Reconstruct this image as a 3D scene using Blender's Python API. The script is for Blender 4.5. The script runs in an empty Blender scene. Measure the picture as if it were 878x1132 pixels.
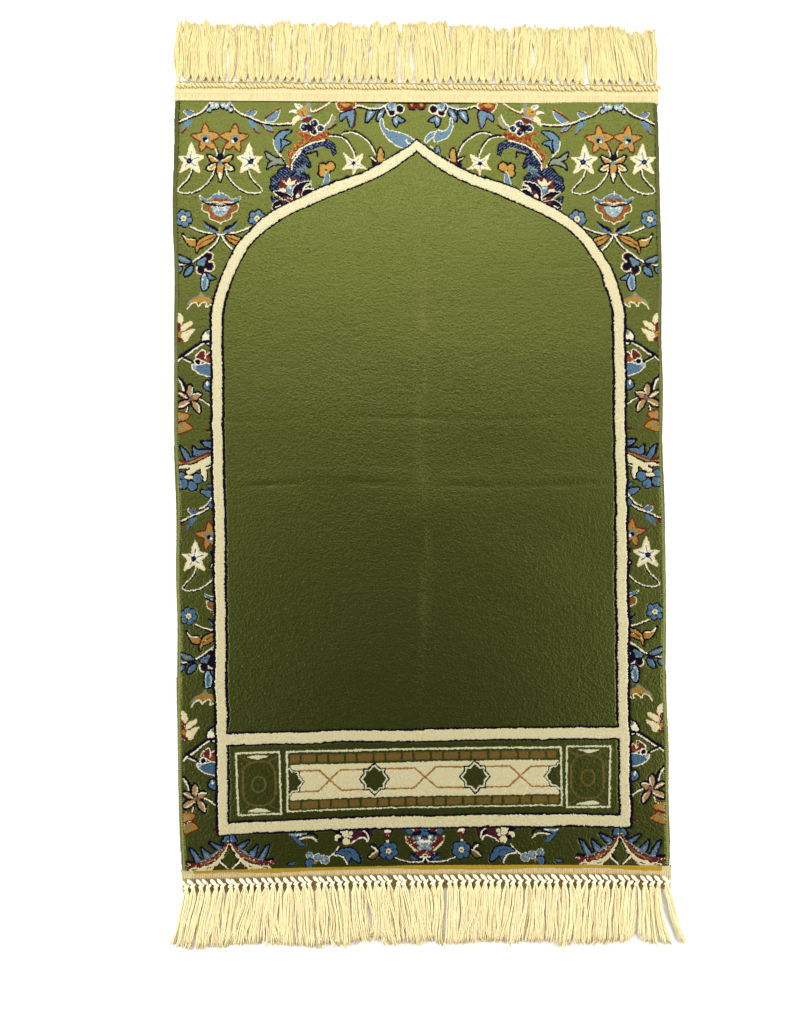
import bpy, math, random
import numpy as np

random.seed(7)
rng = np.random.default_rng(11)
SC = bpy.context.scene
COL = SC.collection

# ------------------------------------------------------------------ camera
S = 0.00128            # metres per photo pixel on the rug's surface
Z0 = 0.009             # height of the pile above the table
H = 1.25               # camera height
cam_data = bpy.data.cameras.new('camera')
cam_data.sensor_fit = 'VERTICAL'
cam_data.angle_y = 2 * math.atan(566 * S / (H - Z0))
cam_data.clip_start = 0.01
cam_data.clip_end = 100
cam = bpy.data.objects.new('camera', cam_data)
cam.location = (0, 0, H)
COL.objects.link(cam)
SC.camera = cam

# ------------------------------------------------------------------ light
world = bpy.data.worlds.new('World')
SC.world = world
world.use_nodes = True
bg = world.node_tree.nodes['Background']
bg.inputs['Color'].default_value = (1.0, 0.98, 0.95, 1)
bg.inputs['Strength'].default_value = 0.16

def area(name, loc, target, sx, sy, power, color):
    d = bpy.data.lights.new(name, 'AREA')
    d.shape = 'RECTANGLE'
    d.size, d.size_y = sx, sy
    d.energy = power
    d.color = color
    o = bpy.data.objects.new(name, d)
    o.location = loc
    v = np.array(target, float) - np.array(loc, float)
    from mathutils import Vector
    o.rotation_euler = Vector(v).to_track_quat('-Z', 'Y').to_euler()
    COL.objects.link(o)

area('key_lamp', (0.0, 1.06, 0.98), (0, 0.15, 0), 2.3, 0.5, 33, (1.0, 0.98, 0.94))
area('fill_lamp', (-2.2, -0.55, 0.75), (0, -0.3, 0), 1.2, 0.8, 102, (1.0, 0.98, 0.95))
area('fill_lamp', (2.2, -0.55, 0.75), (0, -0.3, 0), 1.2, 0.8, 102, (1.0, 0.98, 0.95))

SC.view_settings.view_transform = 'Standard'
SC.view_settings.look = 'None'
SC.view_settings.exposure = 0.0
SC.view_settings.gamma = 1.0

# ------------------------------------------------------------------ materials
def material(name, base, var=0.25, spec=0.0, tint=(1, 1, 1), rough=0.9, scale=900, stretch=(1, 3, 1),
             nap=None, dark=None):
    m = bpy.data.materials.new(name)
    m.use_nodes = True
    nt = m.node_tree
    b = nt.nodes['Principled BSDF']
    b.inputs['Roughness'].default_value = rough
    b.inputs['Specular IOR Level'].default_value = spec
    b.inputs['Specular Tint'].default_value = (*tint, 1)
    tc = nt.nodes.new('ShaderNodeTexCoord')
    mp = nt.nodes.new('ShaderNodeMapping')
    mp.inputs['Scale'].default_value = stretch
    nz = nt.nodes.new('ShaderNodeTexNoise')
    nz.inputs['Scale'].default_value = scale
    nz.inputs['Detail'].default_value = 3
    ramp = nt.nodes.new('ShaderNodeValToRGB')
    e = ramp.color_ramp.elements
    e[0].position, e[1].position = 0.3, 0.72
    e[0].color = (*[c * (1 - var) for c in base], 1)
    e[1].color = (*[min(1, c * (1 + var)) for c in base], 1)
    nt.links.new(tc.outputs['Object'], mp.inputs['Vector'])
    nt.links.new(mp.outputs['Vector'], nz.inputs['Vector'])
    nt.links.new(nz.outputs['Fac'], ramp.inputs['Fac'])
    nt.links.new(ramp.outputs['Color'], b.inputs['Base Color'])
    if dark:
        e[0].color = (*dark, 1)
    if nap:      # combed pile: a broad coloured sheen over the matt fibre
        gl = nt.nodes.new('ShaderNodeBsdfGlossy')
        gl.distribution = 'BECKMANN'
        rp = nt.nodes.new('ShaderNodeValToRGB')
        g = rp.color_ramp.elements
        g[0].position, g[1].position = 0.32, 0.68
        g[0].color = (*[nap * c * 0.62 for c in tint], 1)
        g[1].color = (*[nap * c * 1.32 for c in tint], 1)
        nt.links.new(nz.outputs['Fac'], rp.inputs['Fac'])
        nt.links.new(rp.outputs['Color'], gl.inputs['Color'])
        gl.inputs['Roughness'].default_value = rough
        b.inputs['Roughness'].default_value = 1.0
        ad = nt.nodes.new('ShaderNodeAddShader')
        nt.links.new(b.outputs['BSDF'], ad.inputs[0]); nt.links.new(gl.outputs['BSDF'], ad.inputs[1])
        nt.links.new(ad.outputs['Shader'], nt.nodes['Material Output'].inputs['Surface'])
    return m

YARN = {}   # name -> (index, material)
MATS = []
def thread_glow(m, base, fac):
    nt = m.node_tree
    b = nt.nodes['Principled BSDF']; out = nt.nodes['Material Output']
    tr = nt.nodes.new('ShaderNodeBsdfTranslucent'); tr.inputs['Color'].default_value = (*base, 1)
    mx = nt.nodes.new('ShaderNodeMixShader'); mx.inputs['Fac'].default_value = fac
    nt.links.new(b.outputs['BSDF'], mx.inputs[1]); nt.links.new(tr.outputs['BSDF'], mx.inputs[2])
    nt.links.new(mx.outputs['Shader'], out.inputs['Surface'])
def yarn(key, name, base, spec, tint, rough=0.54, var=0.30):
    YARN[key] = len(MATS)
    MATS.append(material(name, tuple(c / 1.4 for c in base), var, 0.0, tint, rough, scale=640, stretch=(1, 1.7, 1), nap=0.058 * spec))

yarn('G', 'green_wool', (0.0115, 0.0135, 0.0024), 1.27, (0.875, 1.0, 0.24), 0.54, 0.42)
yarn('H', 'fold_light_green_wool', (0.0215, 0.0235, 0.0055), 1.5, (0.96, 1.0, 0.3), 0.60, 0.42)  # paler green, for the light painted along the middle fold
yarn('A', 'slate_wool', (0.105, 0.140, 0.155), 0.6, (0.85, 0.95, 1.0))
yarn('J', 'copper_wool', (0.235, 0.110, 0.024), 0.5, (1, 0.7, 0.3))
yarn('Q', 'tan_wool', (0.235, 0.145, 0.050), 0.9, (1, 0.8, 0.4))
yarn('N', 'navy_wool', (0.0035, 0.0028, 0.009), 0.05, (0.7, 0.6, 1.0))
yarn('C', 'cream_wool', (0.475, 0.43, 0.25), 1.1, (1, 0.97, 0.78))
yarn('W', 'ivory_wool', (0.58, 0.54, 0.40), 0.5, (1, 1, 0.9))
yarn('B', 'blue_wool', (0.024, 0.062, 0.115), 1.3, (0.6, 0.9, 1.0))
yarn('L', 'pale_blue_wool', (0.15, 0.23, 0.27), 1.2, (0.8, 0.95, 1.0))
yarn('D', 'indigo_wool', (0.010, 0.012, 0.045), 0.28, (0.5, 0.55, 1.0))
yarn('O', 'orange_wool', (0.200, 0.098, 0.016), 1.7, (1, 0.66, 0.15))
yarn('U', 'rust_wool', (0.15, 0.026, 0.005), 0.8, (1, 0.38, 0.14))
yarn('R', 'red_wool', (0.095, 0.010, 0.008), 0.2, (1, 0.4, 0.3))
yarn('K', 'brown_wool', (0.105, 0.064, 0.014), 0.6, (1, 0.8, 0.4))
yarn('M', 'maroon_wool', (0.045, 0.006, 0.015), 0.3, (1, 0.4, 0.6))
yarn('Y', 'grey_wool', (0.110, 0.125, 0.090), 0.8, (0.9, 1, 0.8))
yarn('E', 'pale_green_wool', (0.46, 0.46, 0.29), 0.5, (1, 1, 0.7))
yarn('T', 'olive_brown_wool', (0.072, 0.055, 0.012), 0.5, (1, 0.9, 0.4))
yarn('S', 'binding_wool', (0.034, 0.039, 0.013), 0.7, (0.94, 1.0, 0.3))

COTTON = material('cream_cotton', (0.59, 0.53, 0.29), 0.10, 0.15, rough=0.6, scale=480, stretch=(3, 0.35, 1), dark=(0.43, 0.34, 0.145))  # dark golden streaks put the shade between strands into the colour
COTTON_PALE = material('pale_cotton', (0.86, 0.78, 0.51), 0.06, 0.15, rough=0.6, scale=480, stretch=(3, 0.35, 1), dark=(0.66, 0.51, 0.24))  # golden streaks here too paint the shade between strands
KNOT_WHITE = material('white_cotton', (0.74, 0.68, 0.51), 0.1, 0.2, rough=0.6, scale=600)
TAPE = material('cream_tape', (0.43, 0.375, 0.21), 0.10, 0.1, rough=0.7, scale=520, stretch=(1, 0.18, 1), dark=(0.385, 0.32, 0.165))  # colour streaks stand in for the shading of the ribs
TAPE_TAN = material('tan_tape', (0.42, 0.34, 0.19), 0.16, 0.1, rough=0.8, scale=520, stretch=(1, 0.2, 1), dark=(0.33, 0.245, 0.115))
OCHRE = material('ochre_tape', (0.29, 0.19, 0.016), 0.25, 0.1, rough=0.8, scale=400)
CORD = material('golden_cord', (0.50, 0.43, 0.215), 0.1, 0.15, rough=0.6, scale=500, dark=(0.36, 0.275, 0.11))
GOLD = material('golden_tape', (0.46, 0.32, 0.11), 0.2, 0.1, rough=0.8, scale=500)
for m_ in (COTTON, COTTON_PALE): thread_glow(m_, (0.9, 0.75, 0.4), 0.08)
FLOOR = material('white_table', (0.90, 0.895, 0.885), 0.01, 0.0, rough=1.0, scale=40)

# ------------------------------------------------------------------ how the rug lies (photo px)
def cx(y):
    return np.interp(y, [20, 112, 210, 350, 440, 640, 780, 860, 957, 1060],
                     [460.4, 460.7, 461.0, 462.0, 462.9, 465.5, 467.4, 468.2, 470.3, 472])
def hw(y):
    return np.interp(y, [100, 112, 130, 210, 350, 440, 640, 780, 860, 930, 957, 990],
                     [267.0, 267.8, 268.8, 270.5, 270.9, 271.1, 271.5, 271.9, 272.2, 272.0, 271.0, 271])
def slope(y):
    return np.interp(y, [20, 112, 180, 330, 400, 616, 680, 805, 840, 905, 957, 1060],
                     [0.0085, 0.0075, 0.003, 0.0, -0.002, -0.008, -0.010, -0.016, -0.021, -0.0217, -0.0095, -0.006])
def bow(y):
    return np.interp(y, [112, 600, 805, 905, 957, 1060], [0, 0, 1.4, 3.7, 2.2, 1.5])
def fwd(du, v):          # straight rug space -> photo px
    du = np.asarray(du, float); v = np.asarray(v, float)
    y = v + slope(v) * du + bow(v) * (du / 217.0) ** 2
    return cx(v) + du, y
def inv(x, y):           # photo px -> straight rug space
    x = np.asarray(x, float); y = np.asarray(y, float)
    v = y.copy()
    for _ in range(4):
        du = x - cx(v)
        v = y - slope(v) * du - bow(v) * (du / 217.0) ** 2
    return x - cx(v), v
def wx(x): return (x - 439.0) * S
def wy(y): return (566.0 - y) * S

# ------------------------------------------------------------------ painter: knots on a grid
RES = 0.6
UMAX = 272.4
V0, V1 = 112.0, 957.0
NX = int(round(2 * UMAX / RES)); NY = int(round((V1 - V0) / RES))
ug = -UMAX + (np.arange(NX) + 0.5) * (2 * UMAX / NX)
vg = V0 + (np.arange(NY) + 0.5) * ((V1 - V0) / NY)

def smooth2(a, n, axis):
    for _ in range(n):
        a = (np.roll(a, 1, axis) + 2 * a + np.roll(a, -1, axis)) / 4
    return a
def field_noise(shape, sx, sy, seed):
    """smooth noise, correlation about sx by sy cells, unit deviation"""
    r = np.random.default_rng(seed)
    h = max(4, int(shape[0] / sy) + 3); w = max(4, int(shape[1] / sx) + 3)
    c = r.standard_normal((h, w))
    yy = np.linspace(0, h - 3, shape[0]); xx = np.linspace(0, w - 3, shape[1])
    yi = yy.astype(int); xi = xx.astype(int)
    fy = yy - yi; fx = xx - xi
    fy = (fy * fy * (3 - 2 * fy))[:, None]; fx = (fx * fx * (3 - 2 * fx))[None, :]
    a = c[yi][:, xi]; b = c[yi][:, xi + 1]; d = c[yi + 1][:, xi]; e = c[yi + 1][:, xi + 1]
    o = (a * (1 - fx) + b * fx) * (1 - fy) + (d * (1 - fx) + e * fx) * fy
    return (o - o.mean()) / o.std()

# the outline of every motif is shaken by the weave
JX = 0.28 * field_noise((NY, NX), 2.5, 2.0, 1)
JY = 0.26 * field_noise((NY, NX), 2.2, 2.4, 2)
UU = ug[None, :] + JX
VV = vg[:, None] + JY
CLS = np.full((NY, NX), YARN['G'], np.uint8)

def chaikin(p, closed, n):
    p = np.asarray(p, float)
    for _ in range(n):
        if closed:
            q = np.roll(p, -1, 0)
            p = np.stack([p * .75 + q * .25, p * .25 + q * .75], 1).reshape(-1, 2)
        else:
            a = p[:-1] * .75 + p[1:] * .25; b = p[:-1] * .25 + p[1:] * .75
            p = np.vstack([p[:1], np.stack([a, b], 1).reshape(-1, 2), p[-1:]])
    return p
def catmull(p, n=4):
    p = np.asarray(p, float)
    a, b, c, d = np.roll(p, 1, 0), p, np.roll(p, -1, 0), np.roll(p, -2, 0)
    out = []
    for k in range(n):
        t = k / n
        out.append(0.5 * (2 * b + (c - a) * t + (2 * a - 5 * b + 4 * c - d) * t * t + (3 * b - a - 3 * c + d) * t ** 3))
    return np.stack(out, 1).reshape(-1, 2)
def window(p, pad):
    u0, v0 = p.min(0) - pad - 1.5; u1, v1 = p.max(0) + pad + 1.5
    i0 = max(0, int((u0 + UMAX) / RES)); i1 = min(NX, int((u1 + UMAX) / RES) + 2)
    j0 = max(0, int((v0 - V0) / RES)); j1 = min(NY, int((v1 - V0) / RES) + 2)
    if i0 >= i1 or j0 >= j1: return None
    return slice(j0, j1), slice(i0, i1)
def in_poly(p, X, Y):
    m = np.zeros(X.shape, bool)
    q = np.roll(p, -1, 0)
    for (x0, y0), (x1, y1) in zip(p, q):
        if y0 == y1: continue
        c = (y0 > Y) != (y1 > Y)
        m ^= c & (X < (x1 - x0) * (Y - y0) / (y1 - y0) + x0)
    return m
def near_line(p, X, Y, w):
    m = np.zeros(X.shape, bool)
    for a, b in zip(p[:-1], p[1:]):
        d = b - a; L = d @ d
        t = np.clip(((X - a[0]) * d[0] + (Y - a[1]) * d[1]) / (L + 1e-9), 0, 1)
        m |= (X - a[0] - t * d[0]) ** 2 + (Y - a[1] - t * d[1]) ** 2 < w * w
    return m
CLIP = None
def put(p, color, kind, w):
    s = window(p, w)
    if s is None: return
    X, Y = UU[s], VV[s]
    if kind == 'poly':
        m = in_poly(p, X, Y)
        if w > 0: m |= near_line(np.vstack([p, p[:1]]), X, Y, w)
    else:
        m = near_line(p, X, Y, w)
    if CLIP is not None:
        m &= (Y > CLIP[0]) & (Y < CLIP[1])
    CLS[s][m] = YARN[color]

AX = -217.4            # mirror axis of the corner bouquets
MODE = {'tile': False, 'both': True}
def emit(p, color, kind, w, axis, side):
    """draw at the traced place, mirrored about the bouquet's axis, about the rug's axis, and again lower down"""
    global CLIP
    sets = [p]
    if axis: sets.append(np.stack([2 * AX - p[:, 0], p[:, 1]], 1))
    out = []
    for a in sets:
        out.append((a, None))
        if MODE['tile']:
            b = a.copy(); b[:, 1] = a[:, 1] + 436.8 - (a[:, 1] - 178) * 0.013
            out.append((b, (540.0, 916.0)))
    for a, c in out:
        CLIP = c
        if side != 'right': put(a, color, kind, w)
        if side == 'both' and MODE['both']:
            put(np.stack([-a[:, 0], a[:, 1]], 1), color, kind, w)
        if side == 'right': put(a, color, kind, w)
    CLIP = None

class T:
    """a tracing sheet: origin and scale in photo px"""
    def __init__(self, ox, oy, s): self.o = (ox, oy); self.s = s
    def pts(self, p):
        p = np.asarray(p, float) / self.s + np.array(self.o)
        return np.stack(inv(p[:, 0], p[:, 1]), 1)
    def P(self, color, p, out=None, ow=1.0, sm=1, axis=False, side='both'):
        q = self.pts(p)
        if sm: q = catmull(q)
        if out: emit(q, out, 'poly', ow * (1.85 if out == 'N' else 1.0), axis, side)
        emit(q, color, 'poly', 0, axis, side)
    def L(self, color, p, w=0.75, sm=2, axis=False, side='both'):
        emit(chaikin(self.pts(p), False, sm), color, 'line', w * (1.2 if color == 'N' else 1.0), axis, side)
    def D(self, color, c, r, out=None, ow=1.0, axis=False, side='both', ry=None):
        a = np.linspace(0, 2 * math.pi, 18, endpoint=False)
        self.P(color, [(c[0] + r * math.cos(t), c[1] + (ry or r) * math.sin(t)) for t in a], out, ow, 0, axis, side)
    def ST(self, p, dx=0.35, dy=1.5, w=0.9, axis=False, side='both', top='W', sh='N'):
        q = self.pts(p)
        emit(chaikin(q + np.array([dx, dy]), False, 2), sh, 'line', w * 1.2, axis, side)
        emit(chaikin(q, False, 2), top, 'line', w * 0.78, axis, side)

def daisy(t, c, rad, rp, n=6, rot=0.3, axis=False, core=None):
    pts = [(c[0] + rad * math.cos(rot + k * 2 * math.pi / n), c[1] + rad * math.sin(rot + k * 2 * math.pi / n)) for k in range(n)]
    for q in pts: t.D('N', q, rp * 1.42, axis=axis)
    for q in pts: t.D('B', q, rp, axis=axis)
    for q in pts:
        t.L('N', [(c[0], c[1]), ((q[0] - c[0]) * 0.72 + c[0] + (q[1] - c[1]) * .40, (q[1] - c[1]) * 0.72 + c[1] - (q[0] - c[0]) * .40)], 0.42, 0, axis)
    t.D('C', c, core or rp * 0.95, axis=axis)
    t.D('O', c, rp * 0.42, axis=axis)

A = T(190, 110, 10.975); Bq = T(195, 225, 10.975); Cq = T(280, 105, 10.975); Dq = T(280, 165, 10.975)
Eq = T(355, 105, 10.975); Fq = T(425, 105, 10.975); Gq = T(325, 100, 5.853); R1 = T(185, 100, 5.853)
R3 = T(185, 210, 5.853); R4 = T(185, 320, 9.4375); R5 = T(185, 430, 9.4375); R6 = T(185, 540, 9.4375)
Q1 = T(200, 905, 8.78); Q2 = T(320, 895, 10.975); Q3 = T(395, 895, 10.975)
P5 = T(240, 800, 5.853)

# ---- side border, repeated lower down --------------------------------------
MODE['tile'] = True
# curling stem with blue leaves along the top edge
A.P('B', [(150, 140), (200, 122), (255, 148), (272, 180), (220, 205), (172, 172)], 'W', 0.7, axis=True)
A.L('R', [(150, 116), (200, 118), (270, 158)], 0.6, axis=True)
A.P('B', [(168, 250), (252, 236), (232, 295), (172, 352), (128, 388), (140, 330)], axis=True)
A.L('R', [(118, 405), (150, 385), (180, 345)], 0.8, axis=True)
A.L('R', [(60, 240), (110, 242)], 0.8, axis=False)
A.P('R', [(50, 360), (62, 310), (105, 290), (85, 330)], axis=False)
A.ST([(52, 278), (110, 262), (170, 224), (260, 190), (330, 166), (400, 118), (430, 70), (472, 30)], axis=True)
for c, r in (((455, 118), 24), ((500, 82), 30), ((545, 62), 34), ((480, 40), 26)):
    A.D('N', (c[0], c[1] + 14), r * 1.25, axis=True)
for c, r in (((455, 118), 24), ((500, 82), 30), ((545, 62), 34), ((480, 40), 26)):
    A.D('L', c, r, axis=True)
A.D('W', (545, 66), 15, axis=True); A.D('W', (500, 60), 9, axis=True)
A.D('R', (490, 14), 13, axis=True)
# two orange star flowers
A.P('O', [(402, 295), (432, 330), (455, 395), (520, 400), (582, 436), (540, 465), (470, 498), (510, 535), (542, 592), (480, 590), (415, 555), (385, 600), (350, 622), (342, 570), (356, 500), (290, 470), (245, 430), (310, 415), (368, 412), (380, 340)],
    'R', 1.7, 0, axis=True)
A.L('U', [(410, 560), (405, 470)], 0.35, 0, axis=True)
A.P('Y', [(345, 440), (400, 420), (450, 430), (470, 470), (440, 540), (400, 540), (370, 500)], axis=True)
A.D('N', (404, 482), 29, axis=True); A.D('W', (430, 500), 17, axis=True)
# white star flowers
star = [(235, 508), (264, 565), (297, 660), (390, 682), (388, 708), (316, 764), (356, 880), (338, 895), (222, 826), (110, 893), (92, 882), (142, 766), (68, 684), (186, 684), (200, 600)]
A.P('O', star, 'O', 0.2, 0, axis=True)
A.P('C', star, None, 0, 0, axis=True)
A.P('W', [(235, 545), (275, 680), (350, 695), (290, 760), (325, 860), (222, 795), (125, 862), (168, 755), (110, 700), (205, 700)], sm=0, axis=True)
for e in ((240, 630), (330, 702), (292, 805), (172, 815), (150, 700)):
    A.L('B', [(215, 745), e], 0.62, 0, axis=True)
A.D('N', (215, 745), 33, axis=True)
A.D('D', (215, 745), 16, axis=True)
# little lily between them
A.ST([(530, 606), (545, 640), (550, 676)], 1.6, 0, axis=True)
A.P('N', [(548, 668), (592, 650), (592, 740), (560, 740)], axis=True)
A.P('O', [(440, 675), (490, 692), (560, 730), (585, 765), (505, 766), (462, 722)], 'N', 1.1, axis=True)
A.L('C', [(455, 682), (500, 700), (565, 742)], 0.7, axis=True)
A.P('C', [(430, 850), (446, 812), (520, 776), (543, 800), (500, 850)], 'N', 1.1, axis=True)
A.P('O', [(460, 830), (520, 790), (530, 805), (490, 838)], axis=True)
A.P('O', [(552, 790), (592, 780), (592, 985), (575, 950), (556, 890)], 'N', 0.9, axis=True)
A.P('W', [(566, 905), (592, 880), (592, 985), (578, 955)], axis=True)
A.P('B', [(566, 745), (592, 742), (592, 782), (566, 780)], axis=True)
# stems below
R1.ST([(160, 510), (145, 565), (62, 640), (90, 664), (160, 662), (232, 628), (290, 560), (308, 508)], 1.0, 1.0, 0.8, axis=True)
# tulip palmette
R3.P('B', [(212, 40), (262, 62), (300, 34), (346, 22), (346, 98), (285, 88), (236, 78)], 'W', 0.5, axis=True)
R3.P('B', [(222, 58), (262, 72), (346, 60), (346, 96), (285, 86), (244, 80)], axis=True)
R3.P('U', [(284, 62), (310, 52), (346, 56), (346, 76), (290, 80)], axis=True)
R3.P('K', [(240, 88), (235, 130), (272, 148), (280, 184), (338, 205), (346, 205), (346, 92)], 'C', 1.1, axis=True)
R3.L('U', [(250, 110), (290, 140), (300, 175), (340, 188)], 0.5, axis=True)
R3.P('L', [(284, 100), (346, 92), (346, 170), (306, 152), (290, 125)], axis=True)
R3.D('W', (330, 105), 13, axis=True); R3.D('Y', (320, 140), 7, axis=True)
R3.L('N', [(226, 70), (262, 92), (310, 96), (344, 104)], 0.75, axis=True)
R3.L('W', [(337, 6), (337, 30)], 0.6, 0)
# blue daisies
daisy(Bq, (92, 180), 68, 36, axis=True, core=34)
# dark leaves, stems, orange leaves
Bq.P('B', [(335, 235), (420, 285), (515, 342), (505, 362), (400, 325)], axis=True)
Bq.P('N', [(328, 200), (400, 250), (480, 286), (518, 345), (445, 312), (368, 262)], axis=True)
Bq.ST([(172, 280), (300, 338), (400, 358), (530, 376)], 0.1, 1.3, axis=True)
Bq.P('O', [(238, 598), (238, 505), (300, 428), (400, 388), (478, 386), (432, 452), (350, 502), (268, 540)], 'N', 1.0, axis=True)
Bq.L('R', [(262, 508), (340, 446), (400, 432), (462, 394)], 0.7, axis=True)
Bq.P('O', [(74, 372), (122, 432), (222, 430), (226, 508), (160, 510), (110, 452)], 'N', 0.95, axis=False)
Bq.L('W', [(84, 388), (125, 436), (200, 436)], 0.7)
Bq.L('O', [(527, 290), (527, 350)], 0.9, 0)
Bq.ST([(530, 380), (472, 488), (380, 570), (280, 640), (190, 708), (100, 735), (0, 745)], 0.4, 1.25, 0.95, axis=True)
# pansy and leaves
for c, r in (((385, 642), 46), ((395, 762), 52), ((290, 802), 48)):
    Bq.D('C', c, r + 18); 
for c, r in (((385, 642), 46), ((395, 762), 52), ((290, 802), 48)):
    Bq.D('M', c, r + 3); Bq.D('N', (c[0] - 2, c[1] - 4), r - 8)
Bq.P('N', [(225, 740), (300, 640), (380, 600), (380, 760), (300, 780)])
Bq.P('B', [(244, 708), (300, 670), (345, 652), (330, 735), (262, 752)])
Bq.D('Y', (345, 668), 16); Bq.D('Y', (310, 738), 18)
Bq.P('L', [(304, 880), (345, 846), (380, 862), (384, 960), (360, 1038), (312, 1046), (298, 980)], 'N', 1.0)
Bq.P('B', [(318, 930), (345, 880), (360, 960), (340, 1030), (315, 1030)])
Bq.P('B', [(370, 850), (420, 882), (470, 912), (400, 918)], 'N', 0.9)
Bq.P('B', [(0, 632), (60, 642), (160, 692), (140, 716), (50, 706)], 'N', 1.0)
Bq.P('Y', [(30, 645), (80, 660), (130, 690), (70, 690)])
Bq.P('B', [(-8, 770), (52, 782), (36, 826), (-8, 846)], 'N', 1.0)
Bq.P('B', [(92, 868), (122, 788), (188, 766), (178, 822), (130, 868)], 'N', 1.1)
# orange canopy
R4.P('Y', [(205, 160), (240, 108), (320, 60), (350, 22), (385, 66), (440, 90), (470, 150), (300, 130)])
R4.P('O', [(245, 126), (318, 80), (350, 52), (388, 84), (470, 104), (470, 136)])
R4.L('C', [(208, 205), (240, 152), (305, 130), (322, 190), (348, 142), (415, 130), (395, 200), (470, 140)], 0.75, 1)
# half lotus at the edge
R4.P('C', [(85, 248), (150, 268), (168, 340), (128, 408), (85, 400)], 'O', 0.35)
R4.P('C', [(142, 385), (252, 332), (258, 370), (182, 445), (135, 440)], 'O', 0.35)
R4.P('C', [(150, 470), (190, 440), (288, 412), (242, 482), (205, 542), (150, 530)], 'O', 0.35)
R4.P('R', [(85, 335), (140, 365), (136, 440), (85, 452)]); R4.L('R', [(130, 440), (190, 438), (230, 400)], 0.6); R4.L('R', [(150, 380), (165, 345)], 0.5)
R4.P('O', [(85, 448), (130, 445), (145, 500), (85, 510)])
R4.P('R', [(85, 490), (122, 496), (172, 528), (130, 552), (85, 545)])
# white bud, stem, bird
R4.P('W', [(470, 425), (400, 446), (366, 500), (382, 545), (470, 574)], 'N', 1.0)
R4.P('Y', [(470, 425), (412, 440), (420, 470), (470, 480)])
R4.L('N', [(440, 540), (370, 552), (300, 592), (220, 652), (150, 690), (105, 745)], 1.5)
R4.L('W', [(385, 562), (305, 608), (235, 668), (150, 712), (112, 752)], 0.7)
R4.L('N', [(150, 690), (250, 748), (290, 770)], 1.1); R4.L('W', [(170, 728), (245, 762)], 0.6)
R4.P('R', [(300, 712), (340, 656), (386, 640), (400, 690), (470, 650), (470, 780), (372, 742)], 'W', 1.0)
R4.L('W', [(400, 690), (390, 730)], 0.7, 0)
R4.P('U', [(390, 725), (440, 700), (445, 755), (385, 745)])
R4.P('B', [(262, 790), (340, 792), (410, 775), (470, 800), (470, 905), (350, 880), (285, 838)], 'W', 1.1)
R4.P('L', [(262, 790), (300, 780), (300, 820), (280, 826)])
R4.D('W', (320, 757), 38); R4.D('N', (320, 757), 27)
R4.P('B', [(380, 1010), (412, 958), (470, 985), (470, 1062), (404, 1042)], 'N', 1.0)
R4.P('W', [(405, 985), (415, 960), (432, 985), (420, 1005)])
MODE['tile'] = True
R4.L('N', [(108, 918), (165, 965), (195, 1040), (185, 1110)], 1.9); R4.L('W', [(112, 932), (150, 980), (172, 1050), (160, 1095)], 0.8)
# brown flower
for p in ([(215, 68), (212, -10), (240, -40), (268, 15), (252, 82)], [(105, 45), (150, 35), (215, 90), (190, 105), (130, 65)],
          [(270, 84), (300, 42), (352, 52), (338, 82), (290, 122)], [(125, 192), (128, 145), (232, 115), (205, 172), (150, 195)],
          [(258, 130), (310, 140), (342, 190), (340, 250), (290, 205)]):
    R5.P('Q', p, 'N', 1.2)
for p in ([(262, -10), (262, 30), (250, 60)], [(115, 45), (160, 62), (205, 95)], [(270, 60), (310, 42), (350, 55)], [(125, 190), (180, 172), (230, 140)],
          [(310, 150), (340, 195), (338, 240)]):
    R5.L('W', p, 0.6)
R5.D('U', (255, 104), 26); R5.D('B', (250, 100), 15)
R5.ST([(338, 108), (390, 128), (460, 185)], -0.3, -1.2)
R5.ST([(216, 190), (204, 245)], 1.2, 0)
R5.P('O', [(100, 262), (170, 250), (232, 272), (205, 318), (180, 335), (240, 378), (262, 408), (200, 440), (130, 462), (100, 440)], 'R', 1.5)
R5.L('R', [(100, 360), (160, 335), (190, 330)], 1.3); R5.P('Q', [(110, 285), (170, 272), (190, 300), (130, 325)])
R5.D('Y', (165, 390), 24)
R5.P('R', [(385, 428), (420, 412), (470, 420), (470, 440)])
R5.L('N', [(420, 440), (470, 428)], 0.6)
# blue leaves, flame and half palmette
for p in ([(150, 602), (200, 640), (245, 720), (215, 752), (175, 690)], [(280, 602), (320, 640), (470, 640), (330, 700), (282, 690)],
          [(368, 550), (470, 556), (470, 618), (400, 592)]):
    R5.P('B', p, 'N', 1.2, 0)
R5.P('B', [(190, 750), (300, 712), (470, 640), (470, 668), (300, 735)])
R5.L('R', [(100, 735), (180, 765), (260, 762), (350, 708), (470, 660)], 1.9)
R5.L('O', [(120, 768), (200, 785), (290, 752), (400, 705), (470, 685)], 1.0)
R5.P('C', [(105, 825), (180, 792), (280, 790), (370, 742), (470, 700), (470, 775), (402, 812), (416, 880), (410, 935), (388, 962), (360, 902), (350, 832), (300, 862), (240, 892), (200, 872), (222, 832)], 'N', 0.9)
R5.D('N', (235, 832), 15)
R5.L('W', [(400, 830), (470, 805)], 0.7)
for c, r in (((150, 905), 38), ((160, 990), 52), ((262, 1010), 50), ((318, 935), 50)):
    R5.D('N', c, r + 14)
for c, r in (((150, 905), 38), ((160, 990), 52), ((262, 1010), 50), ((318, 935), 50)):
    R5.D('B', c, r)
R5.L('N', [(100, 945), (200, 940)], 0.5, 0); R5.L('N', [(225, 940), (215, 1040)], 0.5, 0); R5.L('N', [(250, 950), (320, 1000)], 0.5, 0)
R5.D('C', (226, 920), 46, 'N', 0.5, ry=20)
MODE['tile'] = False
R6.P('B', [(355, 20), (470, 40), (440, 92), (378, 62)], 'N', 0.9)
R5.P('B', [(415, 1005), (470, 1010), (470, 1055)], 'N', 0.6)
R6.ST([(470, 70), (440, 130), (400, 180), (330, 215)], 0.3, 1.3)
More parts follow.
